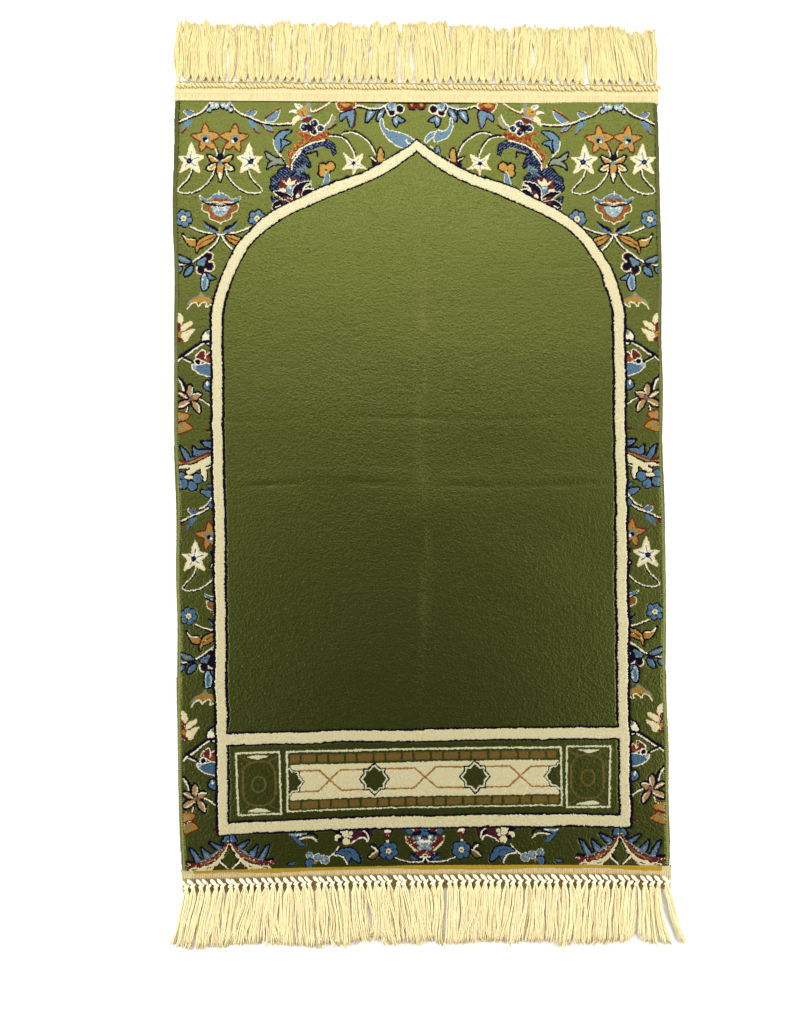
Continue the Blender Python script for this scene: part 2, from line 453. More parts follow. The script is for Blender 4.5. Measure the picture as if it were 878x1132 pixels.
R6.P('B', [(430, 165), (470, 130), (470, 200), (440, 195)], 'N', 0.6)
MODE['tile'] = False

# ---- top border between corner and apex -------------------------------------
Cq.P('B', [(150, 302), (200, 242), (296, 190), (325, 188), (282, 280), (222, 318)], 'W', 0.8)
Cq.L('R', [(140, 282), (230, 208), (322, 160)], 1.0); Cq.L('O', [(190, 225), (300, 150)], 0.4)
Cq.P('L', [(100, 335), (200, 372), (242, 438), (170, 420)]); Cq.P('B', [(120, 345), (200, 380), (225, 425), (170, 405)])
Cq.L('R', [(95, 350), (140, 402), (180, 432), (244, 442)], 0.9)
Cq.ST([(-40, 255), (20, 290), (100, 322), (200, 344), (330, 348), (470, 336)], 0.2, 1.5, 0.95)
Cq.P('C', [(478, 365), (478, 290), (530, 238), (562, 250), (598, 285), (540, 310)], 'K', 0.3)
Cq.P('W', [(428, 205), (480, 170), (545, 190), (530, 222), (470, 205)], 'Y', 0.5)
Cq.P('W', [(495, 112), (560, 98), (606, 150), (566, 182)], 'Y', 0.5); Cq.P('L', [(520, 120), (560, 115), (580, 150)])
Cq.P('Y', [(640, 90), (690, 90), (690, 200), (640, 242)])
Cq.P('O', [(525, 195), (585, 150), (640, 120), (655, 200), (632, 252), (590, 256), (550, 225)])
Cq.L('U', [(580, 185), (612, 250)], 0.9, 0)
Cq.P('L', [(560, 270), (640, 250), (700, 235), (690, 260), (600, 300)])
Cq.P('R', [(588, 300), (640, 265), (700, 258), (700, 305), (622, 335)])
Cq.L('R', [(700, 212), (760, 210), (860, 150)], 0.8); Cq.L('C', [(700, 150), (700, 190), (730, 195), (800, 168), (890, 110), (960, 60)], 0.9)
# rust flames
Cq.P('U', [(506, 435), (560, 436), (602, 472), (640, 450), (690, 482), (770, 478), (860, 438), (960, 440), (878, 520), (740, 566), (640, 622), (560, 690), (500, 772),
           (472, 905), (430, 905), (440, 800), (412, 672), (470, 692), (512, 596), (545, 556), (580, 572), (604, 520), (560, 480)], 'O', 0.4, 0)
for a, b in (((560, 640), (640, 540)), ((610, 600), (700, 510)), ((470, 760), (500, 690)), ((680, 560), (800, 500)), ((540, 690), (590, 590))):
    Cq.L('O', [a, b], 0.35, 0); Cq.L('R', [(a[0] + 30, a[1] - 10), (b[0] + 30, b[1] - 10)], 0.4, 0)
# purple blossom
for c, r in (((620, 388), 42), ((740, 342), 44), ((815, 396), 38), ((735, 440), 38)):
    Cq.D('W', c, r + 14)
for c, r in (((620, 388), 42), ((740, 342), 44), ((815, 396), 38), ((735, 440), 38)):
    Cq.D('D', c, r); Cq.D('N', (c[0] - 6, c[1] + 8), r * 0.62); Cq.D('B', (c[0] - 12, c[1] - 6), r * 0.3)
Cq.P('N', [(640, 360), (700, 350), (720, 420), (660, 430)])
Cq.D('R', (732, 392), 22); Cq.D('C', (742, 386), 9)
# curled blue leaf and its stem
Cq.P('B', [(252, 560), (270, 500), (330, 440), (400, 425), (465, 432), (400, 478), (345, 540), (400, 548), (455, 576), (375, 604), (330, 690), (280, 680)], 'N', 0.8, 0)
Cq.L('C', [(245, 540), (250, 610), (275, 680)], 0.6)
Cq.L('N', [(335, 530), (340, 600), (325, 690)], 0.7, 0)
Dq.L('C', [(275, 10), (340, 80), (418, 218)], 0.95)
Dq.P('Y', [(150, 30), (222, 72), (262, 102), (340, 110), (384, 182), (300, 172), (222, 192), (168, 232), (188, 170), (240, 140), (170, 102)], 'N', 1.0, 0)
# indigo scroll
Gq.P('D', [(-10, 440), (55, 362), (130, 332), (210, 316), (262, 346), (272, 402), (256, 416), (238, 372), (190, 357), (120, 380), (80, 402), (48, 432), (92, 458), (100, 494), (60, 478), (38, 520), (88, 555), (100, 600), (-10, 600)], 'N', 0.6, 0)
Gq.L('Y', [(60, 405), (150, 372), (195, 362)], 0.55); Gq.L('N', [(80, 408), (150, 392), (150, 425)], 0.8, 0)
Gq.L('W', [(-12, 440), (10, 410), (40, 376), (110, 338), (200, 317)], 0.8)
for k in range(13):
    a = 20 + k * 18
    Gq.L('B' if k % 2 else 'N', [(a, 420 - 95 * math.sin(min(1.57, k / 8))), (a + 8, 405 - 75 * math.sin(min(1.57, k / 8)))], 0.45, 0)
for y in (450, 470, 500, 530, 560): Gq.L('N', [(0, y), (60, y + 8)], 0.4, 0); Gq.L('B', [(10, y + 9), (55, y + 15)], 0.3, 0)
# big palmette leaning on the arch
Dq.P('D', [(205, 470), (222, 400), (222, 350), (280, 310), (320, 250), (380, 222), (470, 250), (480, 150), (540, 80), (600, 30), (650, 100), (684, 170), (682, 216), (640, 180), (596, 160), (612, 230), (600, 270),
           (660, 320), (682, 362), (640, 390), (560, 410), (500, 440), (480, 520), (400, 520), (300, 515), (240, 505)], 'N', 0.8)
for k in range(9):
    Dq.L('N', [(230 + k * 30, 470 - k * 22 + (k % 2) * 30), (290 + k * 30, 400 - k * 16)], 0.45, 0)
    Dq.L('B', [(240 + k * 42, 420 - k * 16), (268 + k * 42, 380 - k * 14)], 0.4, 0)
    Dq.L('B', [(520 + k * 16, 300 + k * 6), (520 + k * 14, 250 - k * 10)], 0.35, 0)
    Dq.L('N', [(530 + k * 16, 340 + k * 3), (530 + k * 13, 290 - k * 2)], 0.35, 0)
Dq.L('W', [(470, 240), (470, 165), (520, 90), (580, 20)], 0.85); Dq.L('N', [(480, 180), (600, 150)], 0.5); Dq.L('Y', [(520, 240), (600, 235)], 0.5)
Dq.P('M', [(330, 362), (380, 345), (440, 330), (540, 350), (548, 400), (480, 430), (490, 520), (310, 500), (330, 440)])
Dq.P('R', [(322, 440), (350, 400), (400, 430), (380, 470), (320, 495)])
Dq.P('C', [(338, 362), (402, 402), (440, 342), (462, 392), (524, 362), (500, 422), (430, 456), (390, 424)], None, 0, 0)
Dq.P('C', [(318, 500), (340, 470), (380, 478), (398, 510)])
Dq.P('B', [(398, 452), (474, 440), (482, 480), (462, 560), (420, 515)]); Dq.P('L', [(410, 455), (460, 448), (465, 475), (420, 480)])
Dq.P('N', [(248, 515), (360, 512), (450, 560), (486, 602), (420, 645), (350, 592)], 'W', 0.6)
Dq.P('R', [(360, 570), (430, 575), (480, 605), (400, 660), (380, 610)]); Dq.L('C', [(420, 585), (470, 610)], 0.5, 0)
Dq.P('D', [(215, 575), (250, 580), (300, 605), (240, 640)], 'N', 0.5)
Dq.P('N', [(236, 722), (250, 655), (335, 610), (440, 640), (390, 685), (300, 720)], 'W', 0.6); Dq.P('M', [(340, 630), (420, 640), (380, 680)])
Dq.L('W', [(275, 705), (325, 680)], 0.7, 0)
Dq.P('N', [(478, 570), (490, 472), (550, 412), (640, 390), (695, 395), (640, 440), (610, 520), (560, 610), (490, 620)], 'W', 0.8)
Dq.P('M', [(540, 500), (590, 520), (560, 600), (500, 610)]); Dq.P('C', [(515, 580), (540, 525), (565, 570), (530, 600)])
Dq.P('N', [(590, 560), (605, 490), (640, 430), (700, 415), (705, 465), (745, 490), (660, 545)], 'W', 0.4)
Dq.L('W', [(610, 500), (625, 450), (690, 425)], 0.8); Dq.L('W', [(630, 490), (660, 465), (740, 492)], 0.7)
# orange pansy
for c, r in (((188, 496), 24), ((236, 490), 26), ((186, 532), 22), ((215, 515), 16)): Gq.D('N', c, r + 11)
for c, r in (((188, 496), 24), ((236, 490), 26), ((186, 532), 22), ((215, 515), 16)): Gq.D('O', c, r)
Gq.P('B', [(186, 622), (200, 560), (214, 522), (228, 556), (222, 618)], 'W', 0.5); Gq.D('R', (208, 514), 7)
Gq.P('N', [(222, 600), (262, 580), (275, 594), (230, 615)]); Gq.L('W', [(230, 604), (266, 590)], 0.4, 0)
Gq.P('N', [(300, 578), (345, 550), (355, 560), (330, 580)])
# white flower on a stem
Gq.ST([(230, 292), (300, 294), (350, 332), (388, 400), (393, 436)], 0.7, -1.4)
Gq.ST([(310, 282), (330, 272), (380, 266), (438, 292), (496, 344), (526, 412)], 0.9, -1.4)
Gq.L('N', [(228, 284), (320, 290)], 0.7, 0)
fl = [(318, 400), (378, 444), (400, 430), (450, 410), (432, 470), (472, 508), (408, 506), (385, 552), (372, 506), (312, 512), (342, 468)]
Gq.P('O', fl, 'O', 0.35); Gq.P('C', fl); Gq.P('W', [(335, 415), (385, 450), (435, 425), (420, 470), (450, 500), (390, 495), (340, 500), (352, 468)])
for e in ((350, 440), (425, 440), (440, 492), (386, 520), (350, 490)): Gq.L('B', [(386, 468), e], 0.4, 0)
Gq.D('N', (386, 468), 13)
# small lily
Gq.P('N', [(482, 418), (530, 436), (545, 470), (620, 432), (600, 450), (510, 490), (505, 460)])
Gq.P('O', [(560, 372), (580, 412), (572, 460), (545, 466), (545, 402)], 'N', 0.9)
Gq.L('C', [(495, 430), (528, 452)], 0.6, 0); Gq.L('W', [(582, 446), (615, 436)], 0.7, 0); Gq.L('R', [(535, 468), (585, 456)], 0.7, 0)
# curved leaf
Eq.P('Y', [(130, 228), (165, 262), (160, 330), (80, 400), (40, 372), (100, 310)])
Eq.L('W', [(130, 228), (112, 300), (40, 370)], 0.7); Eq.L('O', [(168, 258), (162, 330), (80, 398)], 0.6); Eq.L('N', [(76, 408), (130, 396), (176, 350)], 0.7)
# rust flower, leaves, stem
Eq.P('U', [(205, 85), (400, 85), (400, 150), (330, 182), (258, 192), (205, 140)], 'C', 1.3); Eq.P('R', [(280, 150), (390, 140), (330, 178), (270, 180)]); Eq.P('O', [(240, 100), (360, 100), (300, 140)])
Eq.P('B', [(246, 222), (312, 194), (400, 180), (412, 250), (384, 382), (346, 352), (312, 262), (240, 302), (232, 262)], 'N', 0.8)
Eq.L('M', [(405, 180), (415, 250), (385, 385)], 0.9, 1); Eq.P('M', [(240, 300), (300, 250), (330, 250), (290, 285)])
Eq.P('B', [(548, 318), (562, 204), (600, 168), (652, 182), (622, 252)], 'N', 1.1)
Eq.P('B', [(684, 300), (692, 222), (742, 162), (772, 164), (742, 252)], 'N', 1.1)
Eq.P('L', [(570, 280), (580, 220), (620, 190), (600, 250)]); Eq.P('L', [(690, 260), (710, 215), (745, 190), (720, 250)])
Eq.P('Y', [(640, 105), (760, 105), (740, 150), (670, 150)])
Eq.ST([(400, 150), (450, 116), (505, 128), (560, 152), (700, 160), (790, 110)], -0.2, 1.5)
# pansy beside the apex
for c, r in (((88, 198), 44), ((188, 160), 46), ((70, 140), 50)): Fq.D('W', c, r + 14)
for c, r in (((88, 198), 44), ((188, 160), 46), ((70, 140), 50)): Fq.D('M', c, r); Fq.D('N', c, r - 9)
Fq.P('L', [(50, 95), (140, 95), (130, 170), (80, 180), (55, 160)]); Fq.P('B', [(60, 100), (110, 100), (90, 160)])
Fq.D('C', (155, 215), 18)
Fq.P('B', [(105, 282), (150, 245), (192, 262), (246, 306), (202, 322), (172, 302), (150, 380), (118, 342)], 'N', 0.9, 0); Fq.P('L', [(125, 280), (155, 255), (150, 310), (135, 340)])
Fq.P('R', [(288, 95), (378, 95), (384, 148), (340, 168), (290, 142)], 'N', 0.3); Fq.P('O', [(310, 95), (360, 95), (340, 135)]); Fq.L('N', [(305, 160), (360, 168)], 0.8, 0)
# blue feathers over the apex: one on the left, two on the right
lf = [(430 / 10.975 + 0, 0)]
left = [(421.8, 130), (420.5, 137), (423, 144), (428, 151.5), (434, 157), (441, 161.5), (447.5, 163), (450.5, 160), (455, 157.5), (457.5, 154.8), (452, 150.5), (441, 146), (430.5, 144), (425, 140.5), (423.4, 134)]
PX = T(0, 0, 1)
PX.P('B', left, 'W', 1.0, 1, side='left')
PX.L('W', [(449, 153.5), (450.5, 158), (454, 158.5)], 0.6, 1, side='left')
Fq.P('B', [(505, 572), (500, 520), (560, 455), (615, 440), (598, 495), (540, 540)], 'W', 1.0, side='right')
Fq.P('B', [(612, 562), (612, 485), (652, 428), (722, 438), (784, 386), (808, 270), (828, 332), (818, 420), (760, 508), (680, 545)], 'W', 1.0, side='right')
Fq.P('B', [(618, 660), (640, 620), (664, 640), (670, 695), (630, 695)], 'N', 0.6, side='right'); Fq.L('W', [(560, 615), (590, 640)], 0.7, 0, side='right')

# ---- bottom border -----------------------------------------------------------
AX = -215.9
Q1.L('N', [(60, 425), (180, 432), (300, 368), (390, 300), (430, 235)], 1.9, axis=True)
for p in ([(84, 292), (118, 308), (185, 392), (196, 428), (146, 424), (110, 350)], [(200, 282), (240, 318), (262, 330), (296, 362), (240, 396), (216, 350)],
          [(278, 230), (340, 250), (396, 276), (384, 310), (330, 288)], [(402, 226), (426, 170), (464, 152), (466, 205), (440, 236)]):
    Q1.P('B', p, 'N', 1.15, 0, axis=True)
for p in ([(112, 322), (130, 330), (180, 410), (150, 400)], [(225, 330), (262, 352), (270, 372), (240, 380)], [(330, 262), (380, 282), (360, 292)]):
    Q1.P('A', p, None, 0, 0, axis=True)
Q1.L('A', [(150, 418), (210, 414), (300, 352), (385, 296)], 0.6, axis=True)
Q1.L('N', [(471, 150), (471, 235)], 0.55, 0)
Q1.P('R', [(36, 430), (110, 436), (200, 420), (300, 366), (390, 300), (440, 232), (466, 226), (466, 262), (430, 318), (370, 385), (300, 430), (200, 462), (110, 470), (40, 462)], 'M', 0.3, 0, axis=True)
Q1.L('K', [(190, 448), (300, 402), (390, 334), (446, 258)], 0.7, axis=True)
Q1.L('Q', [(240, 436), (330, 388)], 0.5, axis=True); Q1.L('L', [(280, 378), (350, 332)], 0.4, axis=True); Q1.D('C', (80, 446), 8, axis=True); Q1.D('C', (455, 214), 7, axis=True)
Q1.P('C', [(466, 236), (472, 262), (448, 318), (412, 376), (372, 420), (352, 450), (330, 462), (300, 500), (70, 505), (96, 478), (140, 470), (158, 478), (200, 464), (262, 452), (310, 432), (372, 378), (424, 308), (452, 252)], 'N', 0.25, 0, axis=True)
for p in ([(170, 474), (190, 470)], [(255, 482), (290, 470)], [(330, 466), (362, 450)], [(110, 494), (150, 488)]):
    Q1.L('R', p, 0.75, 0, axis=True)
Q1.L('N', [(392, 398), (408, 426), (430, 452)], 0.9, axis=True); Q1.L('W', [(376, 412), (404, 444), (436, 466), (452, 482)], 0.75, axis=True)
Q1.L('N', [(466, 258), (448, 312), (420, 356)], 0.5, axis=True)
AX = -217.4
Q2.P('B', [(15, 300), (90, 305), (120, 355), (188, 430), (140, 444), (80, 392)], 'N', 0.4); Q2.P('L', [(10, 296), (240, 292), (200, 318), (40, 320)])
Q2.L('N', [(100, 345), (190, 322), (250, 285), (310, 295), (345, 345)], 1.0); Q2.L('E', [(130, 355), (240, 332), (290, 345), (335, 385)], 0.9); Q2.L('R', [(160, 385), (230, 362)], 0.4, 0)
Q2.P('M', [(720, 370), (790, 300), (890, 200), (1000, 230), (970, 380), (930, 330), (860, 330), (780, 400)], 'N', 0.6)
Q2.P('N', [(900, 240), (975, 250), (960, 390), (930, 330), (890, 310)])
Q2.L('W', [(745, 415), (800, 372), (880, 335), (925, 350), (948, 400), (965, 340), (930, 275), (900, 262)], 0.7)
for c, r in (((588, 342), 40), ((682, 300), 46), ((690, 392), 46), ((745, 290), 26)): Q2.D('C', c, r, 'N', 0.4)
Q2.D('E', (740, 335), 18); Q2.P('N', [(535, 262), (650, 240), (630, 300), (570, 300)]); Q2.D('N', (618, 370), 32); Q2.D('W', (636, 275), 13); Q2.D('K', (700, 435), 14)
Q2.ST([(600, 450), (565, 510), (488, 572)], 1.0, 0.9)
Q2.P('B', [(566, 530), (640, 482), (722, 472), (800, 502), (850, 590), (852, 642), (790, 612), (744, 575), (714, 645), (682, 582), (622, 542)], 'N', 1.0)
Q2.L('D', [(640, 510), (730, 505), (760, 560)], 0.5)
Q2.L('W', [(545, 552), (640, 562), (688, 620), (700, 665)], 0.75)
for c, r in (((250, 558), 44), ((345, 580), 46), ((430, 606), 52)): Q2.D('W', c, r + 5)
for c, r in (((250, 558), 44), ((345, 580), 46), ((430, 606), 52)): Q2.D('A', c, r); Q2.D('L', (c[0] - 6, c[1] - 6), r * .35)
Q2.P('B', [(205, 618), (290, 612), (272, 690), (215, 690)], 'N', 0.8); Q2.D('O', (312, 640), 22); Q2.P('B', [(-25, 668), (10, 650), (62, 636), (74, 645), (50, 676)], 'N', 0.6, 0)
Q3.P('K', [(142, 588), (162, 542), (228, 502), (258, 530), (210, 590)], 'N', 1.1); Q3.L('C', [(150, 575), (230, 510)], 0.6, 0)
Q3.L('N', [(150, 440), (220, 420), (250, 480)], 1.0); Q3.L('W', [(178, 448), (210, 470), (236, 498)], 0.8); Q3.D('C', (245, 505), 12)
daisy(Q3, (382, 502), 72, 40, core=34)
Q3.ST([(460, 588), (580, 632), (700, 640), (780, 632)], -0.1, 1.1, 0.8)
Q3.P('R', [(325, 240), (412, 240), (410, 300), (370, 345), (330, 302)], 'N', 0.5); Q3.P('W', [(335, 255), (400, 250), (400, 280), (340, 280)]); Q3.D('C', (370, 388), 18, 'N', 0.2)
Q3.P('N', [(575, 230), (650, 305), (720, 315), (790, 345), (840, 375), (905, 372), (905, 225)])
Q3.D('B', (640, 262), 48, ry=36); Q3.D('B', (822, 318), 50); Q3.D('D', (840, 330), 20); Q3.P('R', [(670, 240), (760, 240), (740, 270), (690, 275)]); Q3.P('B', [(760, 240), (820, 235), (800, 270)])
Q3.L('C', [(588, 330), (600, 400), (680, 470), (700, 500), (800, 520), (850, 550)], 1.0)
Q3.L('R', [(625, 365), (700, 425), (790, 480), (905, 530)], 3.3); Q3.L('M', [(640, 400), (720, 450), (820, 510)], 0.5)
for c, r in (((745, 345), 34), ((795, 395), 36), ((850, 445), 44), ((688, 350), 22), ((890, 400), 34), ((880, 470), 30)): Q3.D('A', c, r); Q3.D('L', c, r * .5)
for c, r in (((755, 345), 18), ((800, 390), 20), ((870, 385), 20), ((770, 420), 10)): Q3.D('W', c, r)
Q3.P('D', [(635, 540), (720, 560), (780, 612), (690, 602)], 'N', 0.6); Q3.P('B', [(640, 570), (700, 585), (740, 610), (680, 605)])
Q3.L('N', [(820, 640), (850, 590), (890, 600)], 1.4); Q3.L('W', [(785, 635), (830, 570), (880, 578)], 0.8)

# ---- the plain field, the cream arch, the panel -------------------------------
PART = np.zeros((NY, NX), np.uint8)      # 0 border, 1 field, 2 arch band, 3 panel, 4 bindings
def to_rug(p): p = np.asarray(p, float); return np.stack(inv(p[:, 0], p[:, 1]), 1)
outer = [(461.7, 154.3), (451.4, 162.4), (436, 172.6), (419, 182), (393.3, 194), (367.7, 202.5), (347.2, 210.2), (334.5, 217.8), (321.7, 223.7),
         (304.6, 232.2), (287.5, 244.2), (273.8, 257.8), (260.2, 274.9), (251.0, 291.0), (243.1, 310.8), (237.8, 327), (235.4, 338), (234.7, 350)]
inner = [(462.2, 166.0), (451.4, 174.3), (436, 184.6), (420.7, 193.1), (401.9, 201.7), (383, 209.3), (359.2, 218.7), (335, 229.6), (321.7, 235.6), (304.6, 245),
         (287.5, 257.8), (275.6, 271.5), (267, 283.5), (258.5, 300.6), (253.3, 315.9), (249.2, 326), (246.5, 336), (245.2, 350)]
def arch(pts, side_u, bottom):
    q = to_rug(pts); q[0, 0] = 0; q[-1, 0] = side_u
    q = chaikin(q, False, 2)
    l = np.vstack([q, [[side_u, bottom]]])
    return np.vstack([l, np.stack([-l[::-1, 0], l[::-1, 1]], 1)])
DIV0, DIV1, BOT0, BOT1 = 806.8, 818.0, 902.8, 914.4
a_out = arch(outer, -227.5, BOT1); a_in = arch(inner, -217.3, DIV0)
# slow wander of the woven lines
WU = 0.38 * field_noise((NY, NX), 60, 26, 5) + 0.14 * field_noise((NY, NX), 12, 8, 6)
WV = 0.42 * field_noise((NY, NX), 60, 26, 7) + 0.14 * field_noise((NY, NX), 8, 10, 8)
UW = UU + WU; VW = VV + WV
def thick(v):     # outline is fine on the arch, heavier on the straight sides
    return np.interp(v, [160, 300, 345, 900], [1.8, 2.0, 3.1, 3.3])
def grow(p, X, Y, w):
    return in_poly(p, X, Y)
def offset_mask(p, t):   # polygon dilated by the local outline thickness
    m = in_poly(p, UW, VW)
    q = np.vstack([p, p[:1]])
    for a, b in zip(q[:-1], q[1:]):
        s = window(np.array([a, b]), 5)
        if s is None: continue
        d = b - a; L = d @ d; X = UW[s]; Y = VW[s]
        k = np.clip(((X - a[0]) * d[0] + (Y - a[1]) * d[1]) / (L + 1e-9), 0, 1)
        D2 = (X - a[0] - k * d[0]) ** 2 + (Y - a[1] - k * d[1]) ** 2
        m[s] |= D2 < t(Y) ** 2
    return m
m_out = in_poly(a_out, UW, VW)
m_out_d = offset_mask(a_out, lambda v: np.where(v > 912, 2.4, thick(v)))
m_in = in_poly(a_in, UW, VW)
inn_small = offset_mask(a_in, lambda v: 0 * v)
edge_in = np.zeros_like(m_in)
q = np.vstack([a_in, a_in[:1]])
for a, b in zip(q[:-1], q[1:]):
    s = window(np.array([a, b]), 5)
    d = b - a; L = d @ d; X = UW[s]; Y = VW[s]
    k = np.clip(((X - a[0]) * d[0] + (Y - a[1]) * d[1]) / (L + 1e-9), 0, 1)
    edge_in[s] |= (X - a[0] - k * d[0]) ** 2 + (Y - a[1] - k * d[1]) ** 2 < np.where(Y > 800, 2.3, thick(Y)) ** 2
CLS[m_out_d] = YARN['N']; PART[m_out_d] = 2
CLS[m_out] = YARN['C']
CLS[m_in] = YARN['G']; PART[m_in] = 1
fold = np.exp(-((ug[None, :] - 3.0 - 2.0 * np.sin(vg[:, None] / 45)) / 6.5) ** 2) * np.clip((vg[:, None] - 240) / 80, 0, 1) * np.interp(vg, [560, 800], [1.0, 0.4])[:, None] * np.clip(0.17 + 0.13 * field_noise((NY, NX), 14, 40, 41), 0, 1)
fold_light = m_in & (rng.random((NY, NX)) < np.clip(fold, 0, 0.9)); CLS[fold_light] = YARN['H']     # paler yarn paints the light along the fold's ridge
e = m_in & edge_in; CLS[e] = YARN['N']; PART[e] = 2
# panel
pm = (np.abs(UW) < 217.3) & (VW > DIV1) & (VW < BOT0)
CLS[pm] = YARN['N']; PART[pm] = 3
ew = np.where(np.abs(UW) > 205, 0, 0)
pm2 = (np.abs(UW) < 214.4) & (VW > DIV1 + 2.0) & (VW < BOT0 - 2.2)
CLS[pm2] = YARN['G']
MODE['both'] = True
# boxes at both ends
P5.L('E', [(122, 192), (404, 184), (416, 582), (140, 592), (122, 192)], 0.95, 0)
P5.L('T', [(165, 300), (165, 470), (212, 530), (330, 530), (382, 470), (376, 300), (330, 242), (215, 250), (165, 300)], 0.95, 1)
P5.L('K', [(172, 470), (172, 310)], 0.5, 0); P5.L('K', [(380, 310), (384, 460)], 0.6, 0)
a = np.linspace(0, 2 * math.pi, 20)
P5.L('T', [(270 + 44 * math.cos(t), 394 + 50 * math.sin(t)) for t in a], 1.0, 0)
P5.L('K', [(270 + 46 * math.cos(t), 394 + 50 * math.sin(t)) for t in a[7:13]], 0.5, 0); P5.L('K', [(270 + 44 * math.cos(t), 394 + 50 * math.sin(t)) for t in a[-3:]], 0.55, 0)
P5.L('T', [(150, 215), (215, 250)], 0.6, 0); P5.L('T', [(390, 215), (330, 245)], 0.9, 0); P5.L('T', [(160, 570), (215, 525)], 0.6, 0); P5.L('T', [(400, 560), (335, 525)], 0.6, 0)
P5.P('E', [(198, 213), (328, 207), (300, 222), (270, 232), (240, 230)], 'T', 0.5); P5.P('E', [(205, 572), (348, 568), (305, 552), (245, 548)], 'T', 0.4)
# long frame
OX = 1.4
def rug_poly(c, p, out=None, ow=0):
    p = np.asarray(p, float)
    if out: put(p, out, 'poly', ow)
    put(p, c, 'poly', 0)
def rug_line(c, p, w): put(np.asarray(p, float), c, 'line', w)
UU, VV = UU + 0.6 * WU, VV + 0.6 * WV
yt, yb = 827.6, 892.2
fx0, fx1 = -152.0 + OX, 150.8 + OX
rug_poly('E', [(fx0 - 1, yt - 1), (fx1 + 1, yt - 1), (fx1 + 1, yb + 1), (fx0 - 1, yb + 1)])
rug_poly('G', [(fx0 + 1, yt + 1), (fx1 - 1, yt + 1), (fx1 - 1, yb - 1), (fx0 + 1, yb - 1)])
for y in (835.4, 885.9):
    rug_poly('T', [(fx0 + 3, y - 4.9), (fx1 - 3, y - 4.9), (fx1 - 3, y + 4.9), (fx0 + 3, y + 4.9)])
    rug_line('G', [(fx0 + 3, y - 5.1), (fx1 - 3, y - 5.1)], 0.7); rug_line('G', [(fx0 + 3, y + 5.1), (fx1 - 3, y + 5.1)], 0.8)
    x = fx0 + 4
    k = 0
    while x < fx1 - 6:
        w = (9.6, 15.4)[k % 2] * random.uniform(0.94, 1.05)
        w = min(w, fx1 - 4 - x)
        p = chaikin([(x - .6, y - 3.3), (x + w / 2, y - 3.0 - random.random()), (x + w + .6, y - 3.3), (x + w + .6, y + 3.2), (x + w / 2, y + 3.0 + random.random()), (x - .6, y + 3.3)], True, 2)
        put(p, 'K', 'poly', 0)
        rug_line('G', [(x + w + 1.5, y - 4), (x + w + 1.5, y + 4)], 1.15)
        x += w + 3.5; k += 1
cy = 859.9
rug_poly('C', [(fx0 + 3, 842), (fx1 - 3, 842), (fx1 - 3, 849), (fx1 - 7, 852), (fx1 - 7, 868), (fx1 - 3, 871), (fx1 - 3, 880), (fx0 + 3, 880), (fx0 + 3, 871), (fx0 + 7, 868), (fx0 + 7, 852), (fx0 + 3, 849)])
def star8(cu, cv, k=1.0):
    sq, dx, dy, m = 11.6 * k, 16.8 * k, 18.0 * k, 6.3 * k
    return [(cu - sq, cv - sq), (cu - m, cv - sq), (cu, cv - dy), (cu + m, cv - sq), (cu + sq, cv - sq), (cu + sq, cv - m), (cu + dx, cv), (cu + sq, cv + m),
            (cu + sq, cv + sq), (cu + m, cv + sq), (cu, cv + dy), (cu - m, cv + sq), (cu - sq, cv + sq), (cu - sq, cv + m), (cu - dx, cv), (cu - sq, cv - m)]
ly0, ly1 = cy - 11.2, cy + 11.2
stars = [-55.4 + OX, 55.4 + OX]; xs = [-105.0 + OX, 0.8 + OX, 105.4 + OX]
ends = [fx0 + 12, stars[0] - 11, stars[0] + 11, stars[1] - 11, stars[1] + 11, fx1 - 12]
for i, xc in enumerate(xs):
    l, r = ends[2 * i], ends[2 * i + 1]
    rug_line('J', [(l, ly0), (xc - 11.5, ly0), (xc + 12.5, ly1), (r, ly1)], 0.95)
    rug_line('J', [(l, ly1), (xc - 12.5, ly1), (xc + 11.5, ly0), (r, ly0)], 0.95)
    pass
for su in stars:
    rug_poly('N', star8(su, cy, 1.07)); rug_poly('E', star8(su, cy, 0.93)); rug_poly('N', star8(su, cy, 0.80)); rug_poly('G', star8(su, cy, 0.76))
for sgn, x0 in ((1, fx0), (-1, fx1)):
    def hs(k): return [(x0 + sgn * a * (1 if a < 2 else k), cy + b * k) for a, b in ((1, -16), (4, -15.5), (6, -12), (13.5, -10.8), (14.2, -6), (19.5, 0), (14.2, 6), (13.5, 10.8), (6, 12), (4, 15.5), (1, 16))]
    rug_poly('N', hs(1.03)); rug_poly('E', hs(0.95)); rug_poly('N', hs(0.83)); rug_poly('G', hs(0.78))
    rug_line('E', [(x0, yt), (x0, yb)], 1.0)

# mixed yarns: ribs in the indigo scrolls, flecks in the rust, brown, slate and pale blue
rnd = rng.random((NY, NX)); blot = field_noise((NY, NX), 2.2, 2.2, 51)
is_ = lambda k: CLS == YARN[k]
mD, mU, mK, mL, mA, mR, mO, mB = (is_(k) for k in 'DUKLARO' + 'B')
rib = np.sin((ug[None, :] * 0.8 + vg[:, None]) * 2 * math.pi / 3.4 + 0.7 * blot)
rib2 = np.sin((-ug[None, :] * 0.8 + vg[:, None]) * 2 * math.pi / 3.4 + 0.7 * blot)
rib = np.where(ug[None, :] < 0, rib2, rib)
CLS[mD & (rib > 0.25)] = YARN['N']; CLS[mD & (rib < -0.75) & (blot > -0.3)] = YARN['B']
CLS[mU & (blot > 0.75)] = YARN['R']; CLS[mU & (blot < -1.1)] = YARN['O']
top_half = vg[:, None] < 700
CLS[mK & (blot > 0.1) & top_half] = YARN['U']
CLS[mL & (blot > 1.2)] = YARN['W']; CLS[mL & (blot < -1.3)] = YARN['A']
CLS[mA & (blot > 1.0)] = YARN['L']; CLS[mA & (blot < -1.2)] = YARN['B']
CLS[mR & (blot > 1.4) & ~top_half] = YARN['C']; CLS[mR & (blot < -1.2)] = YARN['M']
